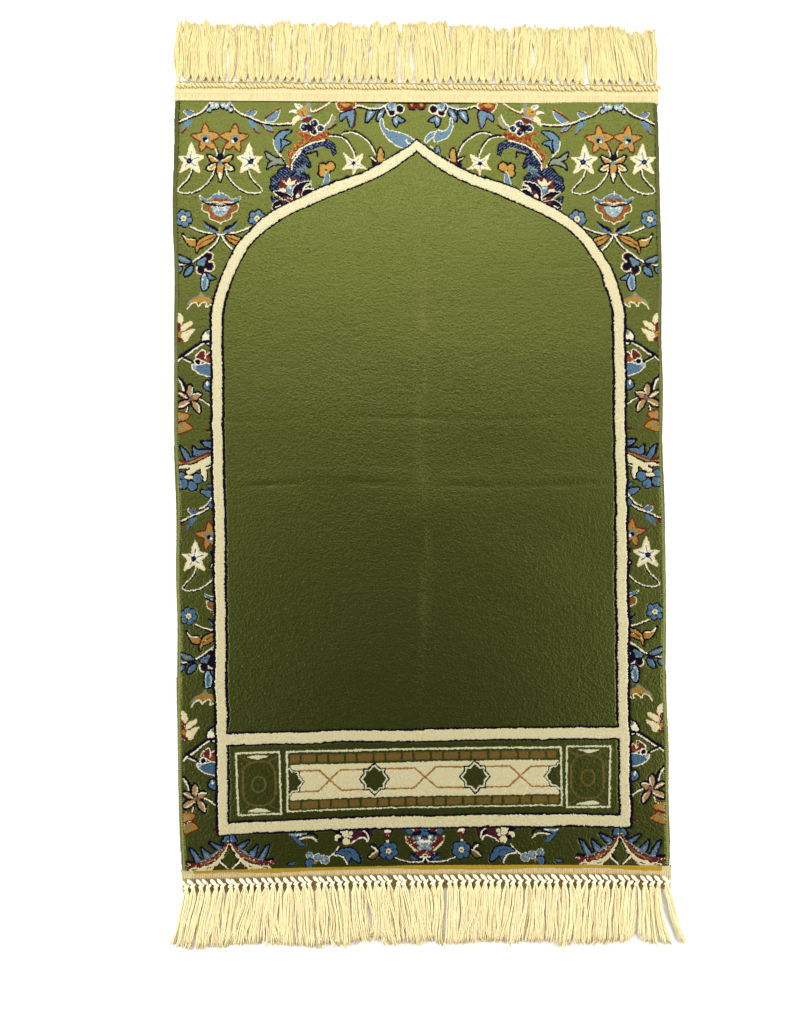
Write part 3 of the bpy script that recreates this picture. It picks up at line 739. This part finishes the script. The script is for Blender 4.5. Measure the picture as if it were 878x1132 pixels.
CLS[mO & (blot > 1.7)] = YARN['K']
CLS[mB & (blot < -1.9)] = YARN['D']
# bindings down both long sides
HWG = hw(vg)[:, None]
bind = np.abs(ug[None, :] + 0.0 * JX) > HWG - 5.4
CLS[bind] = YARN['S']; PART[bind] = 4
line = (np.abs(UU) > HWG - 6.3) & ~bind
CLS[line & (rng.random((NY, NX)) < 0.45)] = YARN['N']
# ochre showing where the pile ends at the foot of the rug is part of the tape below

# ------------------------------------------------------------------ relief of the pile
def cell_to_vert(a):
    p = np.pad(a, 1, mode='edge')
    return (p[:-1, :-1] + p[1:, :-1] + p[:-1, 1:] + p[1:, 1:]) / 4
isC = np.isin(CLS, [YARN['C'], YARN['W'], YARN['E']]).astype(float)
isN = (CLS == YARN['N']).astype(float)
rel = cell_to_vert(isC * 0.00035 - isN * 0.0005)
rel = smooth2(smooth2(rel, 1, 0), 1, 1)
VS = (NY + 1, NX + 1)
uv_ = np.linspace(-UMAX, UMAX, NX + 1)[None, :]; vv_ = np.linspace(V0, V1, NY + 1)[:, None]
z = np.full(VS, Z0)
z += rel
z += 0.00004 * field_noise(VS, 3.5, 1.7, 21)            # tufts lie in rows
z += 0.000075 * field_noise(VS, 1.6, 1.3, 22)
z += 0.00002 * field_noise(VS, 20, 4, 23)
z += 0.00003 * field_noise(VS, 24, 18, 24)
z += 0.00028 * field_noise(VS, 130, 90, 25)           # slow waves
z += 0.0005 * field_noise(VS, 420, 240, 26)
# fold marks: one across, one down the middle
fy = vv_ - (536 + 2.5 * np.sin(uv_ / 60))
br = np.clip(0.65 + 0.4 * field_noise(VS, 90, 30, 31), 0.15, 1.3)
z += br * (-0.0004 * np.exp(-(fy / 3.5) ** 2) + 0.0003 * np.exp(-((fy + 9) / 8.0) ** 2))
fxm = uv_ - (0.6 + 1.5 * np.sin(vv_ / 45))
z += 0.0004 * np.exp(-(fxm / 9) ** 2) * np.clip((vv_ - 200) / 120, 0, 1) * np.clip((780 - vv_) / 200, 0, 1)
fy2 = vv_ - (463 + 1.5 * np.sin(uv_ / 40))
z += -0.00022 * br * np.exp(-(fy2 / 3.5) ** 2)
fy3 = vv_ - 296
z += -0.0002 * br * np.exp(-(fy3 / 3.5) ** 2) * (uv_ > 40)
# edges roll off to the table; whipped stitches on the bindings
d = np.clip(hw(vv_) + 0.8 * np.sin(vv_ / 31) + 0 * uv_ - np.abs(uv_), 0, 7) / 7
z = np.where(d < 1, 0.0012 + (z - 0.0012) * np.sqrt(np.clip(1 - (1 - d) ** 2, 0, 1)), z)
z += np.where((hw(vv_) - np.abs(uv_)) < 5.4, 0.0004 * np.sin(vv_ * 2 * math.pi / 2.3 + 0.4 * np.sin(vv_ / 9)), 0)
xx, yy = fwd(uv_ + 0 * vv_, vv_ + 0 * uv_)
wig = 0.7 * np.sin(vv_ / 47 + 1) + 0.5 * np.sin(vv_ / 21)
xx = xx + wig * np.clip((np.abs(uv_) - 190) / 60, 0, 1) * 0.8
pile_jit = 0.10
xx = xx + pile_jit * rng.standard_normal(VS); yy = yy + pile_jit * rng.standard_normal(VS)
VX = wx(xx); VY = wy(yy); VZ = z
GRID = np.stack([VX, VY, VZ], 2).reshape(-1, 3)

root = bpy.data.objects.new('prayer_rug', None)
root.empty_display_size = 0.05
COL.objects.link(root)
root['label'] = 'green prayer rug with cream arch, floral border and fringed ends lying on white surface'
root['category'] = 'rug'

def grid_mesh(name, mask, parent, mats, cls):
    j, i = np.nonzero(mask)
    W = NX + 1
    quads = np.stack([j * W + i, (j + 1) * W + i, (j + 1) * W + i + 1, j * W + i + 1], 1)
    used, invx = np.unique(quads.ravel(), return_inverse=True)
    me = bpy.data.meshes.new(name)
    me.vertices.add(len(used)); me.vertices.foreach_set('co', GRID[used].astype(np.float32).ravel())
    n = len(quads)
    me.loops.add(n * 4); me.loops.foreach_set('vertex_index', invx.astype(np.int32).ravel())
    me.polygons.add(n); me.polygons.foreach_set('loop_start', np.arange(0, n * 4, 4, dtype=np.int32))
    kinds, idx = np.unique(cls[mask], return_inverse=True)
    for k in kinds: me.materials.append(MATS[k])
    me.polygons.foreach_set('material_index', idx.astype(np.int32).ravel())
    me.polygons.foreach_set('use_smooth', np.ones(n, bool))
    me.update(calc_edges=True); me.validate()
    o = bpy.data.objects.new(name, me)
    COL.objects.link(o); o.parent = parent
    return o
ok = (np.abs(ug)[None, :] <= HWG + 0.3)
grid_mesh('floral_border', (PART == 0) & ok, root, MATS, CLS)
grid_mesh('plain_field', (PART == 1) & ok, root, MATS, CLS)
grid_mesh('arch_band', (PART == 2) & ok, root, MATS, CLS)
grid_mesh('star_panel', (PART == 3) & ok, root, MATS, CLS)
for sgn in (-1, 1):
    grid_mesh('side_binding', (PART == 4) & ok & (np.sign(ug)[None, :] == sgn), root, MATS, CLS)

# ------------------------------------------------------------------ mesh helpers for the ends
class MB:
    def __init__(self): self.v = []; self.f = []; self.m = []; self.n = 0
    def tube(self, path, rad, sides=6, mi=0, flat=1.0):
        path = np.asarray(path, float); k = len(path)
        t = np.gradient(path, axis=0); t /= np.linalg.norm(t, axis=1)[:, None] + 1e-12
        up = np.array([0, 0, 1.0]); s = np.cross(t, up); s /= np.linalg.norm(s, axis=1)[:, None] + 1e-9
        u = np.cross(s, t)
        a = np.linspace(0, 2 * math.pi, sides, endpoint=False)
        rad = np.broadcast_to(np.asarray(rad, float), (k,))
        ring = path[:, None, :] + rad[:, None, None] * (np.cos(a)[None, :, None] * s[:, None, :] + flat * np.sin(a)[None, :, None] * u[:, None, :])
        b = self.n; self.v.append(ring.reshape(-1, 3)); self.n += k * sides
        for r in range(k - 1):
            for c in range(sides):
                c2 = (c + 1) % sides
                self.f.append((b + r * sides + c, b + r * sides + c2, b + (r + 1) * sides + c2, b + (r + 1) * sides + c)); self.m.append(mi)
        self.f.append(tuple(b + c for c in range(sides))[::-1]); self.m.append(mi)
        self.f.append(tuple(b + (k - 1) * sides + c for c in range(sides))); self.m.append(mi)
    def sheet(self, P, mi):
        h, w = P.shape[:2]; b = self.n
        self.v.append(P.reshape(-1, 3)); self.n += h * w
        for r in range(h - 1):
            for c in range(w - 1):
                self.f.append((b + r * w + c, b + (r + 1) * w + c, b + (r + 1) * w + c + 1, b + r * w + c + 1))
                self.m.append(mi(r, c) if callable(mi) else mi)
    def build(self, name, mats, parent):
        me = bpy.data.meshes.new(name)
        me.from_pydata(np.vstack(self.v).tolist(), [], self.f)
        for m in mats: me.materials.append(m)
        me.polygons.foreach_set('material_index', np.array(self.m, np.int32))
        me.polygons.foreach_set('use_smooth', np.ones(len(self.f), bool))
        me.update()
        o = bpy.data.objects.new(name, me); COL.objects.link(o); o.parent = parent
        return o
def W3(du, v, zz):
    x, y = fwd(du, v)
    return np.stack([wx(x), wy(y), np.broadcast_to(zz, x.shape)], -1)

# ---- tapes -----------------------------------------------------------------
def tape(top):
    mb = MB()
    nu = 1340
    if top:
        u = np.linspace(-268.2, 267.6, nu)
        rows = np.linspace(112.9, 96.0, 15)
        v = rows[:, None] + 0.35 * np.sin(u / 9.0)[None, :] * 0.0
        rib = np.sin(u * 2 * math.pi / 3.3 + 0.8 * np.sin(u / 17))[None, :] * np.where(np.abs(rows - 104) < 1.2, -0.2, 1)[:, None]
        zz = (0.0092 - 0.0022 * np.linspace(0, 1, 15)[:, None] ** 1.5) + 0.00030 * rib - 0.0008 * np.exp(-((rows[:, None] - 103.5) / 0.9) ** 2) - 0.0001
        U = np.broadcast_to(u[None, :], v.shape)
        def mi(r, c):
            if rows[r] < 99.2: return 1  # darker tone under the cord paints the shade in its gaps
            return 1 if abs(rows[r] - 104.6) < 0.65 and math.sin(u[c] * 2 * math.pi / 3.3 + 0.8 * math.sin(u[c] / 17)) < 0.2 else 0
        mb.sheet(W3(U, v, zz), mi)
        # turned-down far edge
        mb.sheet(np.stack([W3(u, np.full(nu, 96.0), zz[-1]), W3(u, np.full(nu, 95.4), np.full(nu, 0.0008))]), 0)
        for k in (-1, 1):
            ue = u[0] if k < 0 else u[-1]; col = 0 if k < 0 else nu - 1
            a = W3(np.full(15, ue), v[:, col], zz[:, col]); b = a.copy(); b[:, 2] = 0.0008
            mb.sheet(np.stack([a, b]) if k < 0 else np.stack([b, a]), 0)
        return mb.build('end_tape', [TAPE, CORD], root)
    u = np.linspace(-270.3, 272.2, nu)
    rows = np.concatenate([np.linspace(956.6, 969.5, 16), np.linspace(970.5, 984.0, 8)])
    n = len(rows)
    lift = np.clip((u - 215) / 45, 0, 1)[None, :]
    zc = np.interp(rows, [956, 958, 962, 970, 975, 984], [0.0088, 0.0080, 0.0056, 0.0036, 0.0022, 0.0012])[:, None]
    rib = np.sin(u * 2 * math.pi / 2.5 + 0.8 * np.sin(u / 19))[None, :] * np.clip((rows - 961) / 2, 0, 1)[:, None]
    zz = zc + 0.00025 * rib + 0.0012 * lift * np.clip((rows[:, None] - 957) / 6, 0, 1)
    v = rows[:, None] + 0.5 * np.sin(u / 38.0)[None, :] * np.clip(1 - np.abs(rows[:, None] - 961) / 4, 0, 1)
    U = np.broadcast_to(u[None, :], v.shape)
    wob = 0.9 * np.sin(u / 33) + 0.6 * np.sin(u / 13 + 2)
    def mi(r, c):
        y = rows[r]
        if u[c] < -257 or u[c] > 262: return 2 if y < 971 else 0
        if y < 961.4 + wob[c] * 0.9: return 1
        return 0 if y > 966 + wob[c] and y < 971 else (4 if y > 971 else 3)
    mb.sheet(W3(U, v, zz), mi)
    for k in (-1, 1):
        ue = u[0] if k < 0 else u[-1]; col = 0 if k < 0 else nu - 1
        a = W3(np.full(n, ue), v[:, col], zz[:, col]); b = a.copy(); b[:, 2] = 0.0006
        mb.sheet(np.stack([a, b]) if k < 0 else np.stack([b, a]), 2)
    return mb.build('end_tape', [TAPE_TAN, OCHRE, TAPE, TAPE_TAN, GOLD], root)
tape_top = tape(True); tape_bot = tape(False)

# ---- knotted cords along the tapes -------------------------------------------
NT = 67
tops = np.linspace(-262.5, 265.5, NT) + rng.normal(0, 0.7, NT)
bots = np.linspace(-265.0, 267.0, NT) + rng.normal(0, 0.6, NT)
mb = MB()
for i in range(NT):       # twisted cord: slanting wraps
    for h in (0, 1):
        u0 = tops[i] + h * 4.0 + rng.normal(0, .3)
        t = np.linspace(0, 1, 6)
        uu = u0 - 3.0 + 5.6 * t; v = 93.4 + 5.0 * t + rng.normal(0, .25) + 0.3 * np.sin(u0 / 11)
        zz = 0.0080 + 0.0016 * np.sin(math.pi * t)
        mb.tube(W3(uu, v, zz), np.array([.6, 1.25, 1.5, 1.5, 1.25, .6]) * S, 8)
u = np.linspace(-266.5, 266.5, 420)
mb.tube(W3(u, 91.2 + 0.4 * np.sin(u / 1.27), 0.0058 + 0 * u), 0.8 * S, 6)
mb.build('knotted_cord', [CORD], tape_top)
mb = MB()
for i in range(NT):
    t = np.linspace(0, 1, 7)
    u0 = bots[i]
    k0 = rng.normal(0, .5); v = 968.4 + k0 * .5 + (6.4 + k0) * t ** 1.2; uu = u0 - 5.6 + rng.normal(0, .4) + 6.4 * t
    lift = 0.0012 * np.clip((u0 - 215) / 45, 0, 1)
    mb.tube(W3(uu, v, 0.0060 + 0.0022 * np.sin(math.pi * t) + lift), 0.9 * np.array([.8, 1.9, 2.2, 2.2, 2.0, 1.6, .8]) * S * rng.uniform(.9, 1.12), 8)
    uu = u0 + 3.6 + rng.normal(0, .5) - 6.2 * t; v = 973.4 + (4.4 + rng.normal(0, .6)) * t + rng.normal(0, .3)
    mb.tube(W3(uu, v, 0.0050 + 0.0018 * np.sin(math.pi * t) + lift), 0.88 * np.array([.7, 1.5, 1.9, 2.0, 1.9, 1.5, .7]) * S * rng.uniform(.85, 1.1), 8)
mb.build('knotted_cord', [KNOT_WHITE], tape_bot)

# ---- tassels -----------------------------------------------------------------
def smooth_lean(us, keys):
    k = np.array(keys, float); return np.interp(us, k[:, 0], k[:, 1])
tx = cx(60) + tops; bx = cx(1010) + bots
# lean of each tassel's free end (photo px), read along the fringe; jumps leave the gaps
lean_top = smooth_lean(tx, [(195, 4), (212, 1), (236, 4), (262, 4), (270, 6), (284, -3), (291, 0), (296, 6), (306, 7), (312, 0), (322, 3), (340, 3), (362, 9), (370, 6), (376, 5), (400, 5), (430, 3),
                            (462, -4), (490, -5), (498, 5), (520, -2), (530, 4), (560, 4), (590, 3), (608, 2), (612, 6), (618, 5), (640, -1), (670, -6), (700, -12), (717, -14), (721, 0), (732, 5)])
len_top = 66 + smooth_lean(tx, [(195, 2), (230, -1), (290, -3), (310, 3), (340, -1), (400, 0), (470, 3), (480, 4), (520, -1), (600, -3), (640, -1), (700, -2), (718, -6), (732, -2)]) + rng.normal(0, 1.2, NT)
lean_top = lean_top + rng.normal(0, 1.3, NT)
lean_bot = smooth_lean(bx, [(203, -18), (225, -13), (250, -12), (285, -10), (300, -3), (315, -3), (322, 3), (339, 2), (346, -2), (352, 7), (380, 6), (400, 4), (420, 8), (438, 9), (446, 14), (452, 6),
                            (480, -2), (520, -3), (560, -5), (585, -9), (600, -3), (640, -3), (660, -6), (690, -4), (705, -8), (718, 3), (730, 9), (738, 16)])
len_bot = 64 + smooth_lean(bx, [(203, 3), (240, 3), (280, 2), (300, 1), (330, 4), (370, 5), (400, 0), (430, 1), (470, 0), (500, 2), (540, 3), (580, 1), (620, 3), (660, 2), (700, 1), (740, 1)]) + rng.normal(0, 1.5, NT)
lean_bot = lean_bot + rng.normal(0, 1.5, NT)
def tassel(mb, u0, lean, length, top, mats):
    r = np.random.default_rng(int(abs(u0) * 1000) + (5 if top else 9))
    nseg = 14
    t = np.linspace(0, 1, nseg)
    curve = r.normal(0, 1.5); curve2 = r.normal(0, 0.9); cph = r.uniform(0, 6.28)
    wide = r.uniform(4.2, 5.8)
    belly = np.clip(t * 5.5, 0, 1); belly = belly * belly * (3 - 2 * belly)
    half = 1.0 + (wide - 1.0) * (0.66 * belly + 0.34 * t)
    nl = 5                                                      # the threads hang in a few wavy locks
    for q in range(nl):
        la = (q - (nl - 1) / 2) / ((nl - 1) / 2) * 0.78 + r.normal(0, .12)
        lh = r.uniform(-0.6, 0.8)
        wander = r.normal(0, 1.9); wave = abs(r.normal(0, 1.0)); fr = r.uniform(4, 9); ph = r.uniform(0, 6.28)
        lock_len = 1 + r.normal(0, 0.03)
        hook = r.normal(0, 5.0) if r.random() < 0.22 else 0.0
        stray = r.normal(0, 4.0) if r.random() < 0.15 else 0.0
        for k in range(7):
            ang = r.uniform(0, 2 * math.pi); rr = math.sqrt(r.random())
            a, h = la + 0.40 * rr * math.cos(ang), lh + 0.5 * rr * math.sin(ang)
            kp = r.uniform(0, 6.28); amp = abs(r.normal(0, 0.35))
            spread = r.normal(0, 0.7)
            if r.random() < 0.04: spread += r.normal(0, 4)
            du = (u0 + a * half + (wander + stray + spread) * t ** 1.6 + hook * np.clip((t - 0.6) / 0.4, 0, 1) ** 2 + lean * t ** 1.25 + curve * np.sin(math.pi * t)
                  + curve2 * np.sin(6.5 * t + cph) * t + wave * np.sin(fr * t + ph) * np.clip(2 * t, 0, 1) + amp * np.sin(9 * t + kp) * t)
            ln = length * lock_len * (1 + r.normal(0, 0.018)) * (1 - 0.006 * abs(hook))
            thick = 0.0007 + 0.0010 * (0.7 * belly + 0.3 * belly * (1 - t))
            zz = np.interp(t, [0, .25, 1], [0.0046, 0.0032, 0.0024]) + h * thick + 0.0003 * np.sin(7 * t + kp)
            zz = np.maximum(zz, 0.0008 + 0.0004 * r.random())
            rad = np.interp(t, [0, .06, .2, .9, 1], [.40, .52, .62, .55, .28]) * S * r.uniform(0.85, 1.2)
            v = (91.0 - ln * t) if top else (977.5 + ln * t)
            mb.tube(W3(du, v, zz), rad, 5, 0)
    tt = np.linspace(0, 1, 5)                                   # tight binding at the root
    v = (91.8 - 4.2 * tt) if top else (974.5 + 6.0 * tt)
    mb.tube(W3(u0 + 0.04 * lean * tt, v, 0.0052 + 0.0006 * np.sin(math.pi * tt)), np.array([1.1, 1.6, 1.7, 1.8, 1.2]) * S, 8, 0 if top else 1, 0.8)
order = np.argsort(-len_top)
single = set(order[:33].tolist())
rest = MB()
for i in range(NT):
    if i in single:
        m = MB(); tassel(m, tops[i], lean_top[i], len_top[i], True, None); m.build('tassel', [COTTON], tape_top)
    else:
        tassel(rest, tops[i], lean_top[i], len_top[i], True, None)
o = rest.build('tassel_row', [COTTON], tape_top); o['kind'] = 'stuff'
for i in range(NT):
    m = MB(); tassel(m, bots[i], lean_bot[i], len_bot[i], False, None); m.build('tassel', [COTTON_PALE, KNOT_WHITE], tape_bot)

# ------------------------------------------------------------------ the white surface
me = bpy.data.meshes.new('table_surface')
R = 4.0
me.from_pydata([(-R, -R, 0), (R, -R, 0), (R, R, 0), (-R, R, 0)], [], [(0, 1, 2, 3)])
me.materials.append(FLOOR)
fl = bpy.data.objects.new('ground', me); COL.objects.link(fl)
fl['kind'] = 'structure'
